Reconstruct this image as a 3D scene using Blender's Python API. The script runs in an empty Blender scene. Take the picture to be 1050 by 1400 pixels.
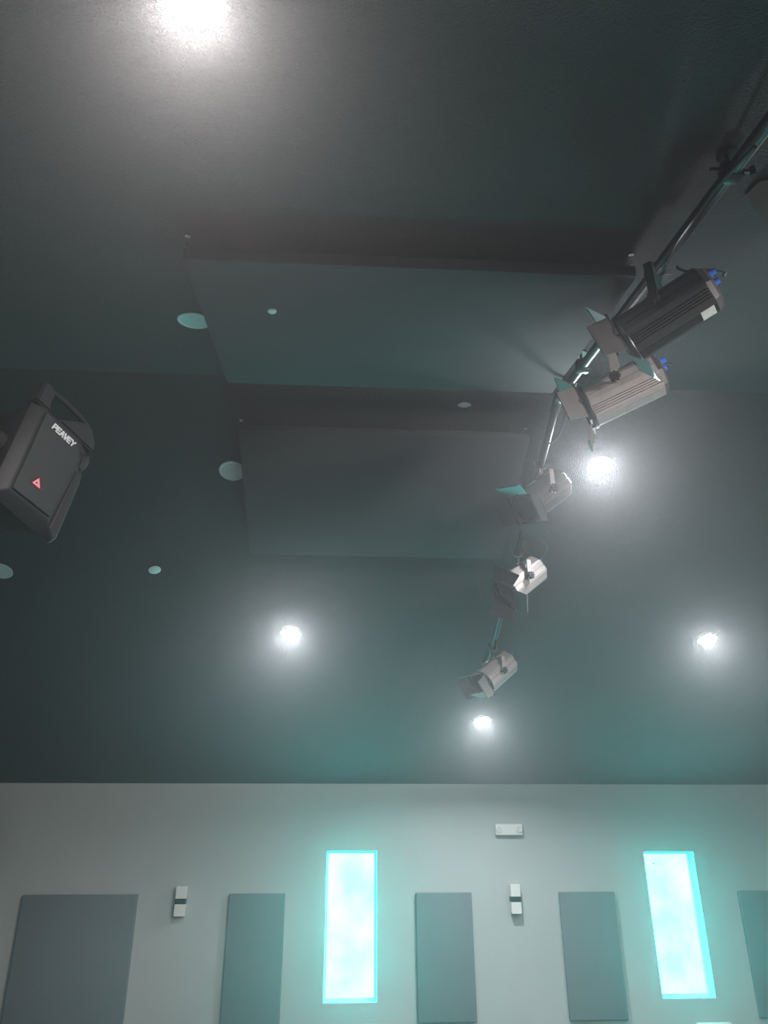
import bpy, bmesh, math, random
from mathutils import Vector, Matrix
random.seed(7)
SC = bpy.context.scene
COL = SC.collection

# ---------------------------------------------------------------- camera, added glow haze, exposure
CAM_Z = 2.7
cam = bpy.data.cameras.new('camera')
cam.sensor_fit = 'VERTICAL'; cam.sensor_height = 36.0
cam.lens = 36.0 * 1040.0 / 1400.0
cam.clip_start = 0.02; cam.clip_end = 200
cam_o = bpy.data.objects.new('camera', cam); COL.objects.link(cam_o)
PITCH, YAW, ROLL = math.radians(24.53), math.radians(3.56), math.radians(-0.196)
cp, sp, cy, sy = math.cos(PITCH), math.sin(PITCH), math.cos(YAW), math.sin(YAW)
FWD = Vector((sy * cp, cy * cp, sp)); RIGHT = Vector((cy, -sy, 0)); UP = RIGHT.cross(FWD)
cr, sr = math.cos(ROLL), math.sin(ROLL)
RIGHT, UP = RIGHT * cr + UP * sr, -RIGHT * sr + UP * cr
cam_o.matrix_world = Matrix(((RIGHT.x, UP.x, -FWD.x, 0), (RIGHT.y, UP.y, -FWD.y, 0),
                             (RIGHT.z, UP.z, -FWD.z, CAM_Z), (0, 0, 0, 1)))
SC.camera = cam_o
SC.view_settings.view_transform = 'Standard'
SC.view_settings.look = 'None'
SC.view_settings.gamma = 1.0
SC.view_settings.exposure = 0.08
SC.view_settings.use_curve_mapping = False

LAMP_L = 1700.0        # radiance of a lit downlight lens
WIN_L = 46.0           # radiance of the tinted panes
GLOW_HAZE = 0.0095  # density of a made-up haze, added to give the lamps their glow

world = bpy.data.worlds.new('world'); SC.world = world; world.use_nodes = True
wn = world.node_tree
for n in list(wn.nodes): wn.nodes.remove(n)
wo = wn.nodes.new('ShaderNodeOutputWorld')
bg = wn.nodes.new('ShaderNodeBackground'); bg.inputs[0].default_value = (0, 0, 0, 1); bg.inputs[1].default_value = 0
wn.links.new(bg.outputs[0], wo.inputs[0])
if GLOW_HAZE > 0:
    vols = []
    for dens, g in ((GLOW_HAZE * .6, 0.82), (GLOW_HAZE * .35, 0.5)):
        vs = wn.nodes.new('ShaderNodeVolumeScatter')
        vs.inputs['Color'].default_value = (0.96, 0.98, 1, 1)
        vs.inputs['Density'].default_value = dens
        vs.inputs['Anisotropy'].default_value = g
        vols.append(vs)
    ad = wn.nodes.new('ShaderNodeAddShader')
    wn.links.new(vols[0].outputs[0], ad.inputs[0]); wn.links.new(vols[1].outputs[0], ad.inputs[1])
    wn.links.new(ad.outputs[0], wo.inputs['Volume'])

# an off-frame warm stage flood further along, to the right of the pipe
def spot(name, loc, target, power, color, angle, size, blend=0.5):
    l = bpy.data.lights.new(name, 'SPOT'); l.energy = power; l.color = color
    l.spot_size = math.radians(angle); l.spot_blend = blend; l.shadow_soft_size = size
    o = bpy.data.objects.new(name, l); COL.objects.link(o)
    o.location = loc
    o.rotation_euler = (Vector(target) - Vector(loc)).to_track_quat('-Z', 'Y').to_euler()
    return o
spot('side_flood', (3.5, .85, 4.74), (1.4, 4.1, 4.74), 540, (1.0, 0.88, 0.84), 46, 0.16)

# ---------------------------------------------------------------- helpers
def mat(name, color, rough=0.6, metal=0.0, bump=None, vary=None, spec=0.5, sheen=0.0):
    m = bpy.data.materials.new(name); m.use_nodes = True
    nt = m.node_tree; b = nt.nodes['Principled BSDF']
    b.inputs['Base Color'].default_value = (*color, 1); b.inputs['Roughness'].default_value = rough
    b.inputs['Metallic'].default_value = metal; b.inputs['Specular IOR Level'].default_value = spec
    tc = nt.nodes.new('ShaderNodeTexCoord')
    if vary:
        sc, amt = vary
        n = nt.nodes.new('ShaderNodeTexNoise'); n.inputs['Scale'].default_value = sc; n.inputs['Detail'].default_value = 5
        nt.links.new(tc.outputs['Object'], n.inputs['Vector'])
        r = nt.nodes.new('ShaderNodeValToRGB')
        r.color_ramp.elements[0].position = 0.3; r.color_ramp.elements[1].position = 0.7
        r.color_ramp.elements[0].color = (*[c * (1 - amt) for c in color], 1)
        r.color_ramp.elements[1].color = (*[min(1, c * (1 + amt)) for c in color], 1)
        nt.links.new(n.outputs['Fac'], r.inputs['Fac']); nt.links.new(r.outputs['Color'], b.inputs['Base Color'])
    if bump:
        sc, st, dist = bump
        n = nt.nodes.new('ShaderNodeTexNoise'); n.inputs['Scale'].default_value = sc; n.inputs['Detail'].default_value = 4
        n.inputs['Roughness'].default_value = 0.6
        nt.links.new(tc.outputs['Object'], n.inputs['Vector'])
        bp = nt.nodes.new('ShaderNodeBump'); bp.inputs['Strength'].default_value = st; bp.inputs['Distance'].default_value = dist
        nt.links.new(n.outputs['Fac'], bp.inputs['Height']); nt.links.new(bp.outputs[0], b.inputs['Normal'])
    return m

def emit(name, color, strength):
    m = bpy.data.materials.new(name); m.use_nodes = True
    nt = m.node_tree; nt.nodes.remove(nt.nodes['Principled BSDF'])
    e = nt.nodes.new('ShaderNodeEmission'); e.inputs[0].default_value = (*color, 1); e.inputs[1].default_value = strength
    nt.links.new(e.outputs[0], nt.nodes['Material Output'].inputs[0])
    return m

def pane_mat(name, seed):
    m = bpy.data.materials.new(name); m.use_nodes = True
    nt = m.node_tree; nt.nodes.remove(nt.nodes['Principled BSDF'])
    e = nt.nodes.new('ShaderNodeEmission'); e.inputs[1].default_value = WIN_L
    tc = nt.nodes.new('ShaderNodeTexCoord')
    mp = nt.nodes.new('ShaderNodeMapping'); mp.inputs['Location'].default_value = (seed, seed * 1.7, seed * .6)
    nt.links.new(tc.outputs['Object'], mp.inputs['Vector'])
    n = nt.nodes.new('ShaderNodeTexNoise'); n.inputs['Scale'].default_value = 2.2; n.inputs['Detail'].default_value = 4
    nt.links.new(mp.outputs[0], n.inputs['Vector'])
    r = nt.nodes.new('ShaderNodeValToRGB')
    r.color_ramp.elements[0].position = 0.33; r.color_ramp.elements[1].position = 0.66
    r.color_ramp.elements[0].color = (0.013, 0.96, 0.88, 1)
    r.color_ramp.elements[1].color = (0.021, 1.0, 0.92, 1)
    nt.links.new(n.outputs['Fac'], r.inputs['Fac']); nt.links.new(r.outputs['Color'], e.inputs[0])
    nt.links.new(e.outputs[0], nt.nodes['Material Output'].inputs[0])
    return m

def ceiling_mat():
    m = mat('stippled dark paint', (0.056, 0.060, 0.063), 0.8, spec=0.15)
    nt = m.node_tree; b = nt.nodes['Principled BSDF']
    tc = nt.nodes['Texture Coordinate']
    n1 = nt.nodes.new('ShaderNodeTexNoise'); n1.inputs['Scale'].default_value = 95; n1.inputs['Detail'].default_value = 5; n1.inputs['Roughness'].default_value = 0.65
    n2 = nt.nodes.new('ShaderNodeTexVoronoi'); n2.inputs['Scale'].default_value = 120
    for n in (n1, n2): nt.links.new(tc.outputs['Object'], n.inputs['Vector'])
    mx = nt.nodes.new('ShaderNodeMath'); mx.operation = 'MULTIPLY_ADD'; mx.inputs[1].default_value = 0.5
    nt.links.new(n2.outputs['Distance'], mx.inputs[0]); nt.links.new(n1.outputs['Fac'], mx.inputs[2])
    bp = nt.nodes.new('ShaderNodeBump'); bp.inputs['Strength'].default_value = 0.9; bp.inputs['Distance'].default_value = 0.010
    nt.links.new(mx.outputs[0], bp.inputs['Height']); nt.links.new(bp.outputs[0], b.inputs['Normal'])
    return m

M = {}
M['ceiling'] = ceiling_mat()
M['wall'] = mat('light grey wall paint', (0.445, 0.475, 0.462), 0.7, bump=(120, 0.15, 0.004), vary=(1.3, 0.04))
M['side_wall'] = mat('dark side wall paint', (0.10, 0.10, 0.11), 0.8, vary=(2, 0.05))
M['floor'] = mat('dark carpet', (0.13, 0.13, 0.13), 0.9, bump=(200, 0.4, 0.005), vary=(30, 0.15))
M['cloud'] = mat('charcoal fabric', (0.055, 0.058, 0.064), 0.85, bump=(500, 0.25, 0.002), vary=(4, 0.04), spec=0.2)
M['panel'] = mat('grey acoustic fabric', (0.185, 0.208, 0.222), 0.9, bump=(420, 0.3, 0.002), vary=(3, 0.03), spec=0.2)
M['white'] = mat('white plastic', (0.74, 0.74, 0.70), 0.4, vary=(6, 0.03))
M['trim'] = mat('white painted trim', (0.70, 0.72, 0.71), 0.45, vary=(8, 0.02))
M['lens_off'] = mat('frosted lens', (0.62, 0.66, 0.65), 0.35, vary=(20, 0.04))
M['lens_on'] = emit('lit lens', (0.93, 0.96, 1.0), LAMP_L)
M['lens_warm'] = emit('lit warm lens', (1.0, 0.92, 0.90), LAMP_L)
M['frame'] = mat('white window frame', (0.66, 0.68, 0.67), 0.5, vary=(6, 0.03))
M['black_metal'] = mat('black painted metal', (0.022, 0.022, 0.025), 0.38, 0.0, vary=(40, 0.25))
M['pipe'] = mat('black steel pipe', (0.030, 0.030, 0.033), 0.40, 0.1, spec=0.4, vary=(30, 0.2))
M['body'] = mat('grey cast aluminium', (0.36, 0.34, 0.33), 0.42, 0.2, vary=(25, 0.08), bump=(300, 0.05, 0.001))
M['shaded_body_and_cap'] = mat('aluminium for shaded body and dark cap', (0.034, 0.033, 0.035), 0.5, 0.1, vary=(25, 0.1))  # nearest light's shade put into its body colour; also the dark rear caps
M['body_shaded'] = mat('aluminium darkened as shade', (0.075, 0.072, 0.07), 0.5, 0.0, spec=0.25, vary=(25, 0.1))  # darker copy of the body metal, painting in the third light's shade
M['flap_shaded'] = mat('sheet metal darkened as shade', (0.035, 0.034, 0.035), 0.5, 0.1, vary=(20, 0.1))  # darker copy of the flap metal, shade put into the colour
M['flap'] = mat('dark sheet metal', (0.12, 0.115, 0.115), 0.5, 0.2, vary=(20, 0.1))
M['glass'] = mat('dark lens glass', (0.03, 0.03, 0.035), 0.08, 0.0, vary=(30, 0.1))
M['blue'] = mat('blue connector plastic', (0.04, 0.16, 0.62), 0.4, vary=(30, 0.1))
M['label'] = mat('pale label', (0.6, 0.62, 0.6), 0.5, vary=(60, 0.1))
M['steel'] = mat('bright zinc steel', (0.75, 0.75, 0.76), 0.25, 0.9, vary=(60, 0.1))
M['cable'] = mat('black rubber cable', (0.015, 0.015, 0.016), 0.45, vary=(40, 0.2))
M['speaker'] = mat('black moulded plastic', (0.013, 0.014, 0.0155), 0.6, spec=0.35, bump=(260, 0.25, 0.002), vary=(14, 0.12))
M['grille'] = mat('black perforated grille', (0.014, 0.016, 0.0165), 0.5, bump=(700, 0.6, 0.003), vary=(16, 0.15))
M['badge'] = mat('silver badge', (0.75, 0.77, 0.76), 0.35, 0.1, vary=(60, 0.05))
M['led'] = emit('lit red logo', (1.0, 0.42, 0.45), 0.75)
M['led_red'] = emit('red logo rim', (0.55, 0.03, 0.05), 0.35)
M['dark_band'] = mat('dark band', (0.012, 0.018, 0.02), 0.4, vary=(20, 0.1))
M['brown_plate'] = mat('brown grey cover plate', (0.075, 0.056, 0.050), 0.9, spec=0.1, vary=(10, 0.05))
M['sprinkler'] = mat('white cover disc', (0.78, 0.84, 0.82), 0.35, vary=(20, 0.03))

def link(name, mesh, m, parent=None):
    o = bpy.data.objects.new(name, mesh); COL.objects.link(o)
    if m is not None and not mesh.materials: mesh.materials.append(m)
    if parent is not None: o.parent = parent
    return o
def build(name, bm, m, parent=None, smooth=False, angle=35):
    bmesh.ops.recalc_face_normals(bm, faces=bm.faces)
    me = bpy.data.meshes.new(name); bm.to_mesh(me); bm.free()
    if smooth:
        for p in me.polygons: p.use_smooth = True
        me.set_sharp_from_angle(angle=math.radians(angle))
    return link(name, me, m, parent)
def thing(name, label, cat, loc=(0, 0, 0), group=None, mtx=None):
    o = bpy.data.objects.new(name, None); COL.objects.link(o); o.empty_display_size = 0.05
    if mtx is not None: o.matrix_world = mtx
    else: o.location = loc
    return tag(o, label, cat, group)
def tag(o, label, cat, group=None):
    o['label'] = label; o['category'] = cat
    if group: o['group'] = group
    return o
def struct(o):
    o['kind'] = 'structure'; return o

def box(bm, lo, hi, mtx=None, bevel=0.0, seg=2):
    r = bmesh.ops.create_cube(bm, size=1.0)
    vs_ = r['verts']
    c = [(a + b) / 2 for a, b in zip(lo, hi)]; s = [b - a for a, b in zip(lo, hi)]
    for v in vs_: v.co = Vector((c[i] + v.co[i] * s[i] for i in range(3)))
    if bevel > 0:
        es = list({e for v in vs_ for e in v.link_edges})
        rr = bmesh.ops.bevel(bm, geom=es, offset=bevel, segments=seg, affect='EDGES', profile=0.5)
        vs_ = list({v for f in rr['faces'] for v in f.verts} | {v for v in vs_ if v.is_valid})
    if mtx is not None: bmesh.ops.transform(bm, matrix=mtx, verts=vs_)
    return vs_
def align(d):
    return Vector(d).normalized().to_track_quat('Z', 'Y').to_matrix().to_4x4()
def cyl(bm, a, b, r, seg=16, r2=None, cap=True):
    a, b = Vector(a), Vector(b); d = b - a
    rr = bmesh.ops.create_cone(bm, cap_ends=cap, segments=seg, radius1=r, radius2=r if r2 is None else r2, depth=d.length)
    bmesh.ops.transform(bm, matrix=Matrix.Translation((a + b) / 2) @ align(d), verts=rr['verts'])
    return rr['verts']
def tube(bm, pts, r, seg=8):
    pts = [Vector(p) for p in pts]; rings = []
    up = Vector((0.13, 0.21, 0.97))
    for i, p in enumerate(pts):
        t = (pts[min(i + 1, len(pts) - 1)] - pts[max(i - 1, 0)]).normalized()
        u = t.cross(up)
        if u.length < 1e-3: u = t.cross(Vector((1, 0, 0)))
        u.normalize(); v = t.cross(u)
        rings.append([bm.verts.new(p + (u * math.cos(k * 2 * math.pi / seg) + v * math.sin(k * 2 * math.pi / seg)) * r) for k in range(seg)])
    for A, B in zip(rings, rings[1:]):
        for k in range(seg): bm.faces.new((A[k], A[(k + 1) % seg], B[(k + 1) % seg], B[k]))
    bm.faces.new(rings[0][::-1]); bm.faces.new(rings[-1])
def lathe(bm, prof, seg=32, mtx=None):
    # prof: (radius, height) pairs, axis Z
    rings = []; vs_ = []
    for r, h in prof:
        if r < 1e-6: ring = [bm.verts.new((0, 0, h))]
        else: ring = [bm.verts.new((r * math.cos(k * 2 * math.pi / seg), r * math.sin(k * 2 * math.pi / seg), h)) for k in range(seg)]
        rings.append(ring); vs_ += ring
    for A, B in zip(rings, rings[1:]):
        for k in range(seg):
            a0, a1 = A[k % len(A)], A[(k + 1) % len(A)]; b0, b1 = B[k % len(B)], B[(k + 1) % len(B)]
            q = [a0, a1, b1, b0]; q2 = []
            for x in q:
                if x not in q2: q2.append(x)
            if len(q2) > 2: bm.faces.new(q2)
    if mtx is not None: bmesh.ops.transform(bm, matrix=mtx, verts=vs_)
    return vs_
def prism(bm, poly, h0, h1, mtx=None):
    # poly in XY extruded along Z
    a = [bm.verts.new((x, y, h0)) for x, y in poly]; b = [bm.verts.new((x, y, h1)) for x, y in poly]
    n = len(poly)
    bm.faces.new(a[::-1]); bm.faces.new(b)
    for i in range(n): bm.faces.new((a[i], a[(i + 1) % n], b[(i + 1) % n], b[i]))
    if mtx is not None: bmesh.ops.transform(bm, matrix=mtx, verts=a + b)
    return a + b
def spline(pts, n=8):
    pts = [Vector(p) for p in pts]; out = []
    P = [pts[0] * 2 - pts[1]] + pts + [pts[-1] * 2 - pts[-2]]
    for i in range(1, len(P) - 2):
        for k in range(n):
            t = k / n; a, b, c, d = P[i - 1], P[i], P[i + 1], P[i + 2]
            out.append(0.5 * ((2 * b) + (c - a) * t + (2 * a - 5 * b + 4 * c - d) * t * t + (3 * b - a - 3 * c + d) * t ** 3))
    out.append(pts[-1]); return out

# ---------------------------------------------------------------- the room
YW = 9.38                      # far wall
YR, ZR = 4.12, 5.519           # ridge
TN, TF = math.tan(math.radians(11.5)), math.tan(math.radians(-21.0))
AN, AF = math.radians(11.5), math.radians(-21.0)
def zc(y): return ZR + (y - YR) * (TN if y < YR else TF)
XL, XR, YB = -5.6, 6.4, -4.0
WIN = [(-0.072, 0.488, 1.335, 2.785), (3.56, 4.142, 1.333, 2.768)]

bm = bmesh.new()
xs = sorted({XL, XR, *[w[0] for w in WIN], *[w[1] for w in WIN]})
zs = sorted({0.0, zc(YW), *[w[2] for w in WIN], *[w[3] for w in WIN]})
for i in range(len(xs) - 1):
    for k in range(len(zs) - 1):
        cx, cz = (xs[i] + xs[i + 1]) / 2, (zs[k] + zs[k + 1]) / 2
        if any(w[0] < cx < w[1] and w[2] < cz < w[3] for w in WIN): continue
        bm.faces.new([bm.verts.new((x, YW, z)) for x, z in ((xs[i], zs[k]), (xs[i + 1], zs[k]), (xs[i + 1], zs[k + 1]), (xs[i], zs[k + 1]))])
RV = 0.16
for x0, x1, z0, z1 in WIN:     # plastered reveals
    for (a, b) in (((x0, z0), (x1, z0)), ((x1, z0), (x1, z1)), ((x1, z1), (x0, z1)), ((x0, z1), (x0, z0))):
        bm.faces.new([bm.verts.new(p) for p in ((a[0], YW, a[1]), (b[0], YW, b[1]), (b[0], YW + RV, b[1]), (a[0], YW + RV, a[1]))])
bmesh.ops.remove_doubles(bm, verts=bm.verts, dist=1e-5)
struct(build('wall_far', bm, M['wall']))

bm = bmesh.new(); box(bm, (XL - .2, YB - .2, -.2), (XR + .2, YW + .3, 0)); struct(build('floor', bm, M['floor']))
for nm, x in (('wall_left', XL - .2), ('wall_right', XR)):
    bm = bmesh.new(); box(bm, (x, YB - .2, 0), (x + .2, YW + .3, 6)); struct(build(nm, bm, M['side_wall']))
bm = bmesh.new(); box(bm, (XL, YB - .2, 0), (XR, YB, 4.4)); struct(build('wall_back', bm, M['side_wall']))
def slope(name, y0, y1):
    bm = bmesh.new()
    v = [bm.verts.new(p) for p in ((XL - .2, y0, zc(y0)), (XR + .2, y0, zc(y0)), (XR + .2, y1, zc(y1)), (XL - .2, y1, zc(y1)),
                                   (XL - .2, y0, zc(y0) + .2), (XR + .2, y0, zc(y0) + .2), (XR + .2, y1, zc(y1) + .2), (XL - .2, y1, zc(y1) + .2))]
    for f in ((0, 1, 2, 3), (7, 6, 5, 4), (0, 4, 5, 1), (1, 5, 6, 2), (2, 6, 7, 3), (3, 7, 4, 0)): bm.faces.new([v[i] for i in f])
    return struct(build(name, bm, M['ceiling']))
slope('ceiling', YB - .2, YR)
slope('ceiling.001', YR, YW + .0)
bm = bmesh.new(); box(bm, (XL, YW, zc(YW)), (XR, YW + .25, zc(YW) + .25)); struct(build('trim_1', bm, M['side_wall']))

# windows
for n, (x0, x1, z0, z1) in enumerate(WIN, 1):
    w = bpy.data.objects.new('window_%d' % n, None); COL.objects.link(w); w.location = ((x0 + x1) / 2, YW + RV, z0); struct(w)
    ox, oz = (x0 + x1) / 2, z0; hw = (x1 - x0) / 2; hh = z1 - z0
    bm = bmesh.new(); t = 0.022
    box(bm, (-hw, -0.035, 0), (-hw + t, 0.02, hh)); box(bm, (hw - t, -0.035, 0), (hw, 0.02, hh))
    box(bm, (-hw + t, -0.035, 0), (hw - t, 0.02, t)); box(bm, (-hw + t, -0.035, hh - t), (hw - t, 0.02, hh))
    build('window_frame', bm, M['frame'], w)
    bm = bmesh.new(); box(bm, (-hw + t, 0.0, t), (hw - t, 0.008, hh - t)); build('pane', bm, pane_mat('tinted lit pane %d' % n, n * 3.1), w)
    if n == 2:
        bm = bmesh.new(); lathe(bm, [(0, 0.004), (0.006, 0.003), (0.009, 0)], 10, Matrix.Translation((-0.13, 0, hh - 0.125)) @ Matrix.Rotation(math.pi / 2, 4, 'X'))
        build('speck', bm, M['dark_band'], w)

# ---------------------------------------------------------------- wall things
panels = [(-3.312, -2.098, 'wide square grey acoustic panel, left of the wall light and narrow panel'),
          (-1.121, -0.513, 'narrow grey acoustic panel between the left wall light and the left window'),
          (0.918, 1.537, 'narrow grey acoustic panel just right of the left glowing window'),
          (2.522, 3.148, 'narrow grey acoustic panel just left of the right glowing window'),
          (4.578, 5.19, 'grey acoustic panel right of the right glowing window, cut by the frame')]
for x0, x1, lab in panels:
    bm = bmesh.new(); box(bm, (x0, YW - 0.047, 1.15), (x1, YW - .002, 2.362), bevel=0.010, seg=3)
    o = build('sound_absorber', bm, M['panel'], smooth=True); tag(o, lab, 'acoustic panel', 'acoustic panels on the far wall')

for (x, lab) in ((-1.633, 'white up-down wall light with dark band, beside the wide acoustic panel'),
                 (2.022, 'white up-down wall light with dark band, below the emergency light')):
    t = thing('wall_light', lab, 'wall light', (x, YW, 2.15), 'up-down wall lights')
    bm = bmesh.new(); box(bm, (-.055, -.085, 0), (.055, -.02, .120), bevel=.003); build('lower_shade', bm, M['white'], t)
    bm = bmesh.new(); box(bm, (-.056, -.087, .116), (.056, 0, .170), bevel=.002); build('band', bm, M['dark_band'], t)
    bm = bmesh.new(); box(bm, (-.055, -.085, .166), (.055, -.02, .290), bevel=.003); build('upper_shade', bm, M['white'], t)
    bm = bmesh.new(); box(bm, (-.045, -.022, .03), (.045, 0, .26)); build('back_plate', bm, M['white'], t)

t = thing('emergency_light', 'white twin-head emergency light on the wall above the right wall light', 'emergency light', (2.004, YW, 2.942))
bm = bmesh.new(); box(bm, (-.158, -.055, 0), (.158, 0, .122), bevel=.012, seg=3); build('housing', bm, M['white'], t, True)
for s in (-1, 1):
    bm = bmesh.new()
    lathe(bm, [(0, .006), (.018, .006), (.024, .014), (.031, .012), (.033, 0)], 24, Matrix.Translation((s * .118, -.055, .062)) @ Matrix.Rotation(math.pi / 2, 4, 'X'))
    h = build('lamp_head', bm, M['trim'], t, True)
    bm = bmesh.new(); lathe(bm, [(0, .009), (.018, .0065)], 20, Matrix.Translation((s * .118, -.0555, .062)) @ Matrix.Rotation(math.pi / 2, 4, 'X'))
    build('lamp_lens', bm, M['lens_off'], h, True)

t = thing('wall_box', 'pale rounded box on the wall below the right glowing window', 'wall box', (4.06, YW, 0.86))
bm = bmesh.new(); box(bm, (-.19, -.07, 0), (.19, 0, .255), bevel=.022, seg=4); build('housing', bm, M['white'], t, True)
bm = bmesh.new(); box(bm, (-.16, -.076, .03), (.16, -.07, .21), bevel=.002); build('front_plate', bm, M['trim'], t)

# ---------------------------------------------------------------- ceiling discs
def on_slope(x, y, near):
    a = AN if near else AF
    return Matrix.Translation((x, y, zc(y))) @ Matrix.Rotation(a, 4, 'X') @ Matrix.Rotation(math.pi, 4, 'X')   # local +Z points down into the room
def downlight(x, y, lit, lab, near):
    t = thing('recessed_downlight', lab, 'downlight', group='lit recessed downlights' if lit else 'unlit recessed downlights', mtx=on_slope(x, y, near))
    bm = bmesh.new(); lathe(bm, [(.092, 0), (.093, .008), (.088, .014), (.076, .014), (.072, 0)] if lit else [(.092, 0), (.093, .003), (.089, .006), (.076, .0055), (.074, .004)], 40); build('trim_ring', bm, M['trim'], t, True)
    bm = bmesh.new(); lathe(bm, [(0, .0015), (.05, .0013), (.0725, .0005)] if lit else [(0, .005), (.05, .0048), (.075, .0042)], 40); build('lens', bm, (M['lens_warm'] if near else M['lens_on']) if lit else M['lens_off'], t, True)
downlight(-0.458, 1.415, True, 'blazing downlight on the near ceiling slope at the top edge of the photo', True)
downlight(1.857, 4.752, True, 'lit downlight close to the ridge, just below the second stage light', False)
downlight(-0.427, 6.665, True, 'lit downlight on the far slope above and left of the left glowing window', False)
downlight(3.397, 6.669, True, 'lit downlight on the far slope above the right glowing window', False)
downlight(1.517, 8.044, True, 'lit downlight nearest the far wall, below the lowest stage light', False)
downlight(-0.818, 3.388, False, 'unlit white downlight partly hidden behind the edge of the near acoustic cloud', True)
downlight(-0.782, 4.878, False, 'unlit white downlight partly hidden behind the edge of the far acoustic cloud', False)
downlight(-2.722, 5.940, False, 'unlit white downlight below the loudspeaker, cut by the frame', False)

def cover_disc(x, y, z, r, tilt, lab):
    t = thing('sprinkler_cover', lab, 'sprinkler', group='round sprinkler covers', mtx=Matrix.Translation((x, y, z)) @ Matrix.Rotation(math.pi + tilt[0], 4, 'X') @ Matrix.Rotation(tilt[1], 4, 'Y'))
    bm = bmesh.new(); lathe(bm, [(0, .010), (r * .8, .009), (r, .005), (r, .002)], 28); build('cover_plate', bm, M['sprinkler'], t, True)
    bm = bmesh.new(); lathe(bm, [(r * .5, .004), (r * .5, -.012), (0, -.012)], 20); build('cup', bm, M['trim'], t, True)

# ---------------------------------------------------------------- acoustic clouds
def cloud(x0, x1, y0, y1, near, drop, lab):
    a = AN if near else AF
    yc = (y0 + y1) / 2; L = (y1 - y0) / math.cos(a)
    m = Matrix.Translation(((x0 + x1) / 2, yc, zc(yc) - drop / math.cos(a))) @ Matrix.Rotation(a, 4, 'X')
    t = thing('acoustic_cloud', lab, 'ceiling panel', group='dark clouds hung under the ceiling', mtx=m)
    w = (x1 - x0) / 2
    bm = bmesh.new(); box(bm, (-w, -L / 2, 0), (w, L / 2, .058), bevel=.006, seg=2); build('panel', bm, M['cloud'], t, True)
    for sx in (-1, 1):
        for s2 in (-1, 1):
            x, y = sx * (w - .01), s2 * (L / 2 - .02)
            bm = bmesh.new()
            cyl(bm, (x, y, .056), (x, y, .064), .012, 12); cyl(bm, (x, y, .06), (x, y, drop), .0022, 8)
            cyl(bm, (x, y, .072), (x, y, .092), .0055, 8); cyl(bm, (x, y, drop - .007), (x, y, drop), .013, 12)
            build('hanger', bm, M['steel'], t, True)
cloud(-0.712, 1.305, 2.60, 3.96, True, 0.13, 'dark grey acoustic cloud under the near ceiling slope, beside the lighting pipe')
cloud(-0.692, 1.262, 4.385, 5.525, False, 0.13, 'dark grey acoustic cloud under the far ceiling slope, beyond the ridge')

cover_disc(-0.362, 3.03, zc(3.03) - .132, .022, (0, 0), 'tiny round sprinkler cover on the near acoustic cloud')
cover_disc(0.80, 4.25, zc(4.25) - .030, .045, (.22, 0), 'round pale sprinkler cover at the ridge between the two acoustic clouds')
cover_disc(-1.49, 5.88, zc(5.88) - .012, .048, (AF * .9, math.radians(14)), 'small round sprinkler cover on the far slope beside the left lit downlight')

# square plate on the near slope
bm = bmesh.new()
pl = [(1.579, 2.14), (1.590, 2.055), (1.80, 1.99), (1.93, 2.12), (1.92, 2.28), (1.80, 2.335)]
pv = prism(bm, pl, -.016, -.001)
for v in pv: v.co.z += zc(v.co.y)
tag(build('ceiling_plate', bm, M['brown_plate']), 'flat brown grey cover plate on the ceiling beside the lighting pipe', 'cover plate')

# ---------------------------------------------------------------- lighting pipe
PX, PDROP, PR_ = 1.392, 0.095, 0.026
def pz(y):
    yk = YR + 0.0
    return ZR - PDROP * 1.03 + (y - yk) * (TN if y < yk else TF)
pipe = thing('lighting_pipe', 'black lighting pipe running along the ceiling and over the ridge, carrying stage lights', 'lighting pipe', (PX, YR, ZR))
def P(x, y, z): return (x - PX, y - YR, z - ZR)
bm = bmesh.new(); cyl(bm, P(PX, 0.3, pz(0.3)), P(PX, YR - .02, pz(YR - .02)), PR_, 20); build('pipe_span', bm, M['pipe'], pipe, True)
bm = bmesh.new(); cyl(bm, P(PX, YR + .02, pz(YR + .02)), P(PX, 7.15, pz(7.15)), PR_, 20); build('pipe_span', bm, M['pipe'], pipe, True)
bm = bmesh.new(); tube(bm, spline([P(PX, YR - .09, pz(YR - .09)), P(PX, YR, pz(YR) - .004), P(PX, YR + .09, pz(YR + .09))], 6), PR_ + .007, 16); build('elbow', bm, M['black_metal'], pipe, True)
for y in (0.9, 1.93, 3.62, 5.0, 6.1, 7.05):
    bm = bmesh.new(); cyl(bm, P(PX, y, pz(y) - PR_ - .006), P(PX, y, zc(y)), .008, 10)
    cyl(bm, P(PX, y, zc(y) - .012), P(PX, y, zc(y) + .001), .035, 20)
    box(bm, P(PX - .038, y - .025, pz(y) - .036), P(PX + .038, y + .025, pz(y) + .036), bevel=.008)
    build('pipe_hanger', bm, M['black_metal'], pipe, True)
bm = bmesh.new()
cyl(bm, P(PX - .075, 1.93, pz(1.93) + .012), P(PX + .09, 1.93, pz(1.93) + .012), .007, 8)
cyl(bm, P(PX + .085, 1.93, pz(1.93) - .01), P(PX + .085, 1.93, pz(1.93) + .03), .012, 8)
build('clamp_bolt', bm, M['black_metal'], pipe, True)

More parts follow.
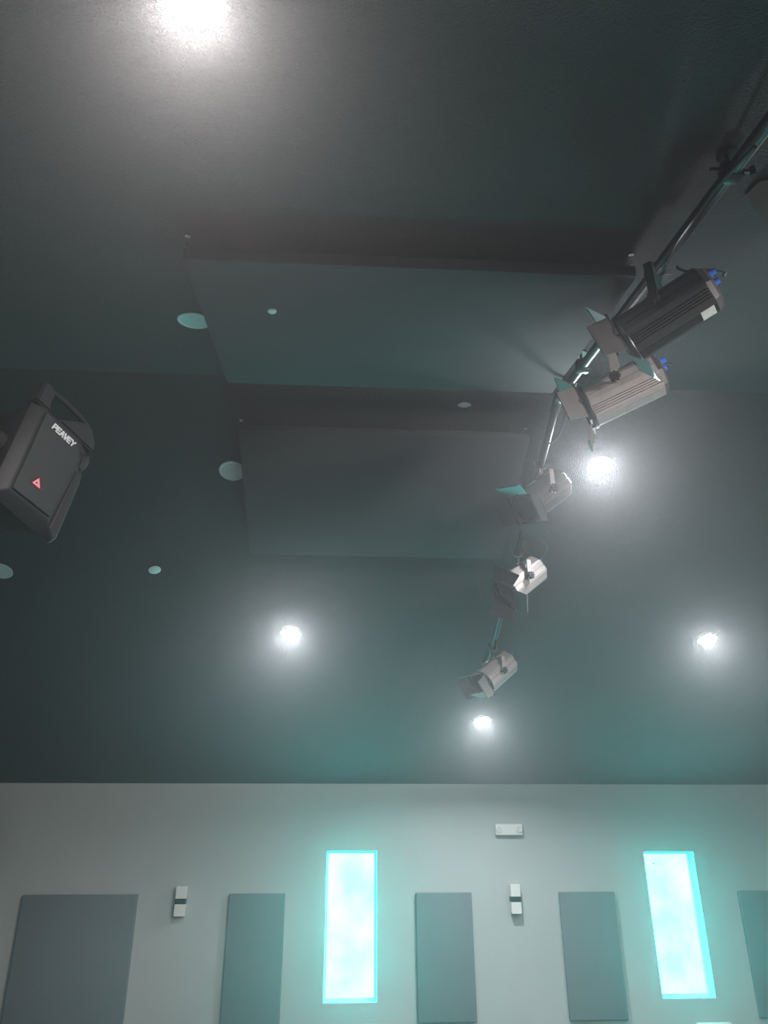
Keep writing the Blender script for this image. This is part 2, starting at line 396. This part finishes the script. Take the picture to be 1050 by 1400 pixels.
# ---------------------------------------------------------------- stage lights
def oct_profile(r, corner):
    # rounded octagon with heat-sink grooves on the lower and side faces
    pts = []
    n = 8
    for k in range(n):
        a0 = math.pi / n + k * 2 * math.pi / n; a1 = a0 + 2 * math.pi / n
        p0 = Vector((math.cos(a0), math.sin(a0))) * r; p1 = Vector((math.cos(a1), math.sin(a1))) * r
        e = p1 - p0; inn = -(p0 + p1).normalized()
        pts.append(p0 + e * .10)
        if k in (5, 6):
            for g in (.30, .44, .58, .72):
                pts += [p0 + e * (g - .035), p0 + e * (g - .02) + inn * r * .10, p0 + e * (g + .02) + inn * r * .10, p0 + e * (g + .035)]
        if k == 7: pts += [p0 + e * .47, p0 + e * .48 + inn * r * .06, p0 + e * .52 + inn * r * .06, p0 + e * .53]
        pts.append(p0 + e * .90)
    return [(p.x, p.y) for p in pts]
def make_body_meshes():
    D = {}
    # local frame: +Z is the beam direction, Y is up-ish, X is the yoke axis
    bm = bmesh.new(); prism(bm, oct_profile(.118, .02), -.20, .165); D['body'] = (bm, False)
    bm = bmesh.new(); lathe(bm, [(0, -.235), (.075, -.235), (.100, -.222), (.112, -.198), (.112, -.188)], 8, Matrix.Rotation(math.pi / 8, 4, 'Z')); D['rear_cap'] = (bm, False)
    bm = bmesh.new(); lathe(bm, [(.118, .160), (.122, .165), (.122, .180), (.114, .188), (.100, .188), (.096, .18), (.096, .165)], 40); D['front_ring'] = (bm, True)
    bm = bmesh.new(); lathe(bm, [(0, .180), (.05, .177), (.10, .168)], 36); D['lens'] = (bm, True)
    bm = bmesh.new()
    w = .112
    for k in range(4):
        m = Matrix.Rotation(k * math.pi / 2, 4, 'Z')
        box(bm, (-w, w - .010, .188), (w, w, .200), m); box(bm, (-.012, w - .004, .188), (.012, w + .010, .202), m)
    D['barn_door_frame'] = (bm, False)
    bm = bmesh.new()
    cyl(bm, (0, .035, -.228), (0, .035, -.250), .018, 14); cyl(bm, (0, .035, -.246), (0, .035, -.268), .014, 12)
    D['power_connector'] = (bm, True)
    out = {}
    for k, (bm, sm) in D.items():
        bmesh.ops.recalc_face_normals(bm, faces=bm.faces)
        me = bpy.data.meshes.new(k); bm.to_mesh(me); bm.free()
        if sm:
            for p in me.polygons: p.use_smooth = True
            me.set_sharp_from_angle(angle=math.radians(35))
        out[k] = me
    return out
BODY = make_body_meshes()
def flap_bm(k, ang, L=.10):
    w0, w1 = .092, .118
    bm = bmesh.new()
    prism(bm, [(-w0, 0), (w0, 0), (w1 if k % 2 == 0 else w0 * .9, L), (-w1 if k % 2 == 0 else -w0 * .9, L)], -.0012, .0012)
    # folded lip
    box(bm, (-w0 * .9, L - .004, -.006), (w0 * .9, L, .006))
    m = Matrix.Rotation(k * math.pi / 2, 4, 'Z') @ Matrix.Translation((0, .114, .198)) @ Matrix.Rotation(math.pi / 2 - ang, 4, 'X')
    bmesh.ops.transform(bm, matrix=m, verts=bm.verts)
    return bm
def copy_mesh(key, m):
    me = BODY[key] if m is None else BODY[key].copy()
    return me
def stage_light(y, hang, f, roll, flaps, lab, dark=False, xoff=0.0, body=None, flapm='flap'):
    """y = place on the pipe, hang = drop of the pivot, f = beam direction, flaps = opening angles"""
    f = Vector(f).normalized()
    piv = Vector((PX + xoff, y, pz(y) - hang))
    t = thing('stage_light', lab, 'stage light', piv, 'stage lights on the ceiling pipe')
    ax = f.cross(Vector((0, 0, 1))).normalized(); up = ax.cross(f).normalized()
    B = Matrix(((ax.x, up.x, f.x, 0), (ax.y, up.y, f.y, 0), (ax.z, up.z, f.z, 0), (0, 0, 0, 1)))
    # keep right-handed
    if B.to_3x3().determinant() < 0: B = Matrix(((-ax.x, up.x, f.x, 0), (-ax.y, up.y, f.y, 0), (-ax.z, up.z, f.z, 0), (0, 0, 0, 1)))
    mats = {'body': M['shaded_body_and_cap'] if dark else (body or M['body']), 'rear_cap': M['shaded_body_and_cap'], 'front_ring': M['black_metal'], 'lens': M['glass'],
            'barn_door_frame': M['black_metal'], 'power_connector': M['blue']}
    parts = {}
    for k, me in BODY.items():
        mm = me.copy(); o = link(k, mm, mats[k], t); parts[k] = o
        if k == 'power_connector':
            o2 = link(k, mm, None, t); o2.matrix_local = B @ Matrix.Translation((.035, 0, 0)); o.matrix_local = B @ Matrix.Translation((-.035, 0, 0)); continue
        o.matrix_local = B @ (Matrix.Rotation(roll, 4, 'Z') if k in ('barn_door_frame',) else Matrix.Identity(4))
    for k, ang in enumerate(flaps):
        if ang is None: continue
        o = build('barn_door', flap_bm(k, ang), M[flapm], t); o.matrix_local = B @ Matrix.Rotation(roll, 4, 'Z')
    # label strip on the lower side
    if dark:
        bm = bmesh.new(); box(bm, (.109, -.030, -.185), (.1105, .030, -.125)); o = build('label_plate', bm, M['label'], t); o.matrix_local = B @ Matrix.Rotation(-math.pi / 2, 4, 'Z')
    # yoke: hangs from the clamp, arms along +-axis
    A = Matrix(((ax.x, ax.cross(Vector((0, 0, 1))).x, 0, 0), (ax.y, ax.cross(Vector((0, 0, 1))).y, 0, 0), (ax.z, 0, 1, 0), (0, 0, 0, 1)))
    hw = .142; top = min(hang - (.055 if y < YR else .11), .22)
    bm = bmesh.new()
    for s in (-1, 1):
        prism(bm, [(-.017, -.03), (.017, -.03), (.021, 0), (.017, top), (-.017, top)], s * hw - .003, s * hw + .003,
              Matrix(((0, 0, 1, 0), (1, 0, 0, 0), (0, 1, 0, 0), (0, 0, 0, 1))))
    box(bm, (-hw - .003, -.017, top - .006), (hw + .003, .017, top))
    o = build('yoke', bm, M['body'] if not dark else M['black_metal'], t); o.matrix_local = A
    for s in (-1, 1):
        bm = bmesh.new()
        star = []
        for q in range(16):
            r = .030 if q % 2 == 0 else .021
            star.append((r * math.cos(q * math.pi / 8), r * math.sin(q * math.pi / 8)))
        prism(bm, star, hw + .004, hw + .028); cyl(bm, (0, 0, .10), (0, 0, hw + .034), .009, 10)
        bmesh.ops.transform(bm, matrix=Matrix.Rotation(s * math.pi / 2, 4, 'Y'), verts=bm.verts)
        o = build('tilt_knob', bm, M['black_metal'], t); o.matrix_local = A
    bm = bmesh.new()
    z0 = hang
    lathe(bm, [(PR_ + .010, -.018), (PR_ + .019, -.018), (PR_ + .019, .018), (PR_ + .010, .018), (PR_ + .010, -.018)], 20,
          Matrix.Translation((-xoff, 0, z0)) @ Matrix.Rotation(math.pi / 2, 4, 'X'))
    cyl(bm, (0, 0, top - .004), (0, 0, z0 - PR_ - .012), .012, 12)
    box(bm, (-.02, -.02, top), (.02, .02, top + .014)); cyl(bm, (.04 - xoff, 0, z0), (.078 - xoff, 0, z0), .008, 8)
    build('pipe_clamp', bm, M['black_metal'], t, True)
    return piv, B
R_ = math.radians
def camdir(r, u, tw): return RIGHT * r + UP * u - FWD * tw
L1 = stage_light(2.60, .255, camdir(-.79, -.50, -.36), R_(-10), (R_(60), None, R_(120), R_(28)), 'stage light nearest the camera, body darkened as shade, blue plug and green lit flap', dark=True)
L2 = stage_light(3.24, .35, camdir(-.88, -.42, -.23), R_(-10), (R_(50), None, R_(60), R_(25)), 'bright lit stage light hanging just below the nearest one at the ridge', xoff=.03)
L3 = stage_light(4.64, .26, camdir(-.70, -.45, .53), R_(-20), (R_(60), R_(50), R_(95), R_(75)), 'third stage light along the pipe, dim body darkened as shade and open flaps', body=M['body_shaded'], xoff=-.02, flapm='flap_shaded')
L4 = stage_light(5.50, .240, camdir(-.72, -.44, .54), R_(-45), (R_(125), R_(60), R_(60), R_(100)), 'silver stage light with star knob, second from the end of the pipe', flapm='flap_shaded')
L5 = stage_light(6.68, .24, camdir(-.62, -.36, .55), R_(-5), (R_(20), R_(40), R_(-48), R_(8)), 'last stage light on the pipe, with one turquoise lit flap')

# cables
def cable(pts, r, lab, n=8):
    bm = bmesh.new(); tube(bm, spline(pts, n), r, 8)
    return tag(build('power_cable', bm, M['cable'], smooth=True), lab, 'cable', 'cables along the lighting pipe')
x = PX
cable([(x - .02, 1.75, pz(1.75) - .047), (x - .05, 1.95, pz(1.95) - .055), (x - .06, 2.1, pz(2.1) - .075), (x - .035, 2.3, pz(2.3) - .047), (x - .015, 2.45, pz(2.45) - .047)], .008,
      'black cable sagging from the pipe above the nearest stage light')
p, B = L1; e = p + (B @ Vector((-.035, .035, -.272)))
cable([(1.444, 2.498, 5.05), (1.440, 2.481, 5.027), (1.484, 2.480, 5.010), (1.557, 2.470, 5.016), e + Vector((.02, -.01, .03)), e + Vector((.012, -.008, .01))], .007,
      'black cable looping from the pipe to the blue plug of the nearest stage light')
p, B = L2; e = p + (B @ Vector((-.035, .035, -.272)))
cable([(x + .01, 2.95, pz(2.95) - .047), (x + .06, 3.05, pz(3.05) - .16), (x + .18, 3.15, pz(3.15) - .2), e + Vector((.04, 0, .02)), e], .007,
      'black cable looping down to the bright lit stage light')
cable([(x, 3.75, pz(3.75) - .047), (x + .01, 3.95, pz(3.95) - .10), (x, 4.15, pz(4.15) - .22), (x - .01, 4.3, pz(4.3) - .15), (x, 4.42, pz(4.42) - .047)], .006,
      'thin cable hanging in a loop below the ridge between two stage lights')
p, B = L4; e = p + (B @ Vector((-.035, .035, -.272)))
cable([(x, 5.05, pz(5.05) - .047), (x + .07, 5.2, pz(5.2) - .09), (x + .2, 5.36, pz(5.36) - .06), e + Vector((.04, 0, .03)), e], .006,
      'thin cable running to the silver stage light with the star knob')
cable([(x, 5.8, pz(5.8) - .047), (x - .03, 6.0, pz(6.0) - .12), (x - .02, 6.25, pz(6.25) - .13), (x, 6.5, pz(6.5) - .047)], .006,
      'thin cable sagging between the last two stage lights')

# ---------------------------------------------------------------- loudspeaker
def cam_pt(px, py, depth):
    return Vector((0, 0, CAM_Z)) + (RIGHT * ((px - 525) / 1040) - UP * ((py - 700) / 1040) + FWD) * depth
SPK_POS = Vector((-1.34, 3.10, 4.33))
r_ = Vector((.415, .890, -.19)).normalized(); u_ = Vector((.10, .15, .98)); u_ = (u_ - r_ * u_.dot(r_)).normalized(); b_ = u_.cross(r_).normalized()
S = Matrix(((r_.x, b_.x, u_.x, SPK_POS.x), (r_.y, b_.y, u_.y, SPK_POS.y), (r_.z, b_.z, u_.z, SPK_POS.z), (0, 0, 0, 1)))   # local: x right, -y front, z up
spk = thing('loudspeaker', 'black moulded loudspeaker with carry handle on top, hung at the left', 'loudspeaker', mtx=S)
def frustum(bm, f, b, y0, y1, bevel):
    v = [bm.verts.new((x, y0, z)) for x, z in f] + [bm.verts.new((x, y1, z)) for x, z in b]
    n = len(f)
    fs = [bm.faces.new(v[:n][::-1]), bm.faces.new(v[n:])]
    for i in range(n): fs.append(bm.faces.new((v[i], v[(i + 1) % n], v[n + (i + 1) % n], v[n + i])))
    if bevel:
        bmesh.ops.bevel(bm, geom=list({e for f_ in fs for e in f_.edges}), offset=bevel, segments=3, affect='EDGES', profile=.5)
XZ = Matrix(((1, 0, 0, 0), (0, 0, -1, 0), (0, 1, 0, 0), (0, 0, 0, 1)))      # polygon in x-z, extruded towards the front
bm = bmesh.new()
frustum(bm, [(-.185, -.30), (.185, -.30), (.185, .195), (-.185, .195)], [(-.12, -.25), (.12, -.25), (.12, .24), (-.12, .24)], -.02, .27, .016)
build('cabinet', bm, M['speaker'], spk, True)
bm = bmesh.new()   # front bezel: raised centre with sloping wings
frustum(bm, [(-.140, -.262), (.100, -.262), (.135, .10), (.09, .185), (-.140, .185)], [(-.19, -.31), (.165, -.335), (.19, .02), (.19, .20), (-.19, .20)], -.058, -.012, .010)
build('bezel', bm, M['speaker'], spk, True)
bm = bmesh.new(); prism(bm, [(.09, .19), (.19, .19), (.19, .235), (.135, .30), (.07, .28), (-.055, .19)][::1], .0, .055, XZ)
bmesh.ops.bevel(bm, geom=list(bm.edges), offset=.008, segments=2, affect='EDGES'); build('shoulder', bm, M['speaker'], spk, True)
bm = bmesh.new()   # carry handle: left cheek and a bar across the open hole
prism(bm, [(-.19, .19), (-.105, .19), (-.12, .245), (-.11, .275), (-.15, .318), (-.19, .30)], -.02, .055, XZ)
bmesh.ops.bevel(bm, geom=list(bm.edges), offset=.008, segments=2, affect='EDGES')
tube(bm, spline([(-.16, -.02, .298), (-.10, -.03, .308), (.0, -.032, .312), (.10, -.03, .305), (.15, -.02, .282)], 6), .014, 12)
build('carry_handle', bm, M['speaker'], spk, True)
bm = bmesh.new()
prism(bm, [(-.128, -.245), (.088, -.245), (.097, -.235), (.123, .085), (.080, .165), (-.128, .165)], .056, .064, XZ)
gr = build('grille', bm, M['grille'], spk)
bm = bmesh.new()   # thin shiny edge of the grille
pts = [(-.128, -.247), (.088, -.247), (.099, -.237), (.125, .085), (.081, .167)]
for a, b in zip(pts, pts[1:]): cyl(bm, (a[0], -.063, a[1]), (b[0], -.063, b[1]), .0032, 8)
build('grille_edge', bm, M['pipe'], gr, True)
bm = bmesh.new()   # long grip on the right wing
frustum(bm, [(.128, -.285), (.160, -.325), (.176, -.31), (.188, .0), (.180, .055), (.150, .045)], [(.118, -.285), (.160, -.34), (.184, -.325), (.197, .0), (.190, .075), (.142, .06)], -.052, -.018, .005)
build('side_grip', bm, M['speaker'], spk, True)
bm = bmesh.new()
frustum(bm, [(.160, .075), (.190, .085), (.200, .13), (.188, .17), (.165, .15)], [(.152, .068), (.196, .075), (.212, .13), (.196, .185), (.155, .165)], -.046, -.012, .006)
build('corner_cap', bm, M['speaker'], spk, True)
# lettering: P E A V E Y in angular strokes, slightly slanted
LET = {'P': [[(0, 0), (0, 1), (.8, 1), (.8, .48), (.1, .48)]], 'E': [[(.85, 1), (0, 1), (0, 0), (.8, 0)], [(.1, .5), (.7, .5)]],
       'A': [[(0, 0), (.35, 1), (.55, 1), (.9, 0)], [(.2, .3), (.7, .3)]], 'V': [[(0, 1), (.4, 0), (.5, 0), (.9, 1)]], 'Y': [[(0, 1), (.45, .5), (.9, 1)], [(.45, .5), (.35, 0)]]}
bm = bmesh.new(); X0, H, Wd = -.074, .027, .020
for i, ch in enumerate('PEAVEY'):
    for line in LET[ch]:
        for a, b in zip(line, line[1:]):
            def tr(q): return Vector((X0 + i * .0238 + q[0] * Wd + q[1] * H * .22, -.0655, .120 + q[1] * H))
            A_, B_ = tr(a), tr(b); d = (B_ - A_).normalized(); n_ = Vector((-d.z, 0, d.x)) * .0036; A_ = A_ - d * .0034; B_ = B_ + d * .0034
            v = [bm.verts.new(q + Vector((0, yy, 0))) for yy in (0, -.003) for q in (A_ - n_, B_ - n_, B_ + n_, A_ + n_)]
            for f_ in ((0, 1, 2, 3), (7, 6, 5, 4), (0, 4, 5, 1), (1, 5, 6, 2), (2, 6, 7, 3), (3, 7, 4, 0)): bm.faces.new([v[q] for q in f_])
build('badge_lettering', bm, M['badge'], gr)
def tri_ring(bm, c, r0, r1, y, t):
    o = [(c[0] + r1 * math.cos(a), c[1] + r1 * math.sin(a)) for a in (math.pi / 2, math.pi * 7 / 6, math.pi * 11 / 6)]
    i = [(c[0] + r0 * math.cos(a), c[1] + r0 * math.sin(a)) for a in (math.pi / 2, math.pi * 7 / 6, math.pi * 11 / 6)]
    for k in range(3):
        q = (o[k], o[(k + 1) % 3], i[(k + 1) % 3], i[k])
        v = [bm.verts.new((x_, yy, z_)) for yy in (y, y - t) for x_, z_ in q]
        for f_ in ((0, 1, 2, 3), (7, 6, 5, 4), (0, 4, 5, 1), (1, 5, 6, 2), (2, 6, 7, 3), (3, 7, 4, 0)): bm.faces.new([v[w] for w in f_])
bm = bmesh.new(); tri_ring(bm, (-.034, -.158), .010, .026, -.0645, .004); build('triangle_logo', bm, M['led'], gr)
bm = bmesh.new(); tri_ring(bm, (-.034, -.158), .026, .036, -.0645, .002); build('logo_rim', bm, M['led_red'], gr)
# bracket arm running off to the left wall
arm0 = S.inverted()
bm = bmesh.new()
a = Vector((-.19, .08, -.02)); w_end = arm0 @ Vector((XL + .03, SPK_POS.y + .25, SPK_POS.z + .1))
cyl(bm, a, w_end, .022, 14); cyl(bm, a + Vector((.01, 0, 0)), a - Vector((.03, 0, 0)), .05, 16)
box(bm, (XL + .004, SPK_POS.y + .15, SPK_POS.z), (XL + .028, SPK_POS.y + .35, SPK_POS.z + .2), arm0)
build('wall_bracket', bm, M['black_metal'], spk, True)

# ---------------------------------------------------------------- lamps outside the frame that light the room
for (x, y, near), watt in (((4.6, 0.4, True), 120), ((1.9, -1.8, True), 90), ((5.5, 4.9, False), 60)):
    l = bpy.data.lights.new('off_frame_downlight', 'AREA'); l.shape = 'DISK'; l.size = .15; l.energy = watt; l.color = (1, .97, .95)
    o = bpy.data.objects.new('off_frame_downlight', l); COL.objects.link(o)
    o.matrix_world = on_slope(x, y, near) @ Matrix.Translation((0, 0, .012)) @ Matrix.Rotation(math.pi, 4, 'X')
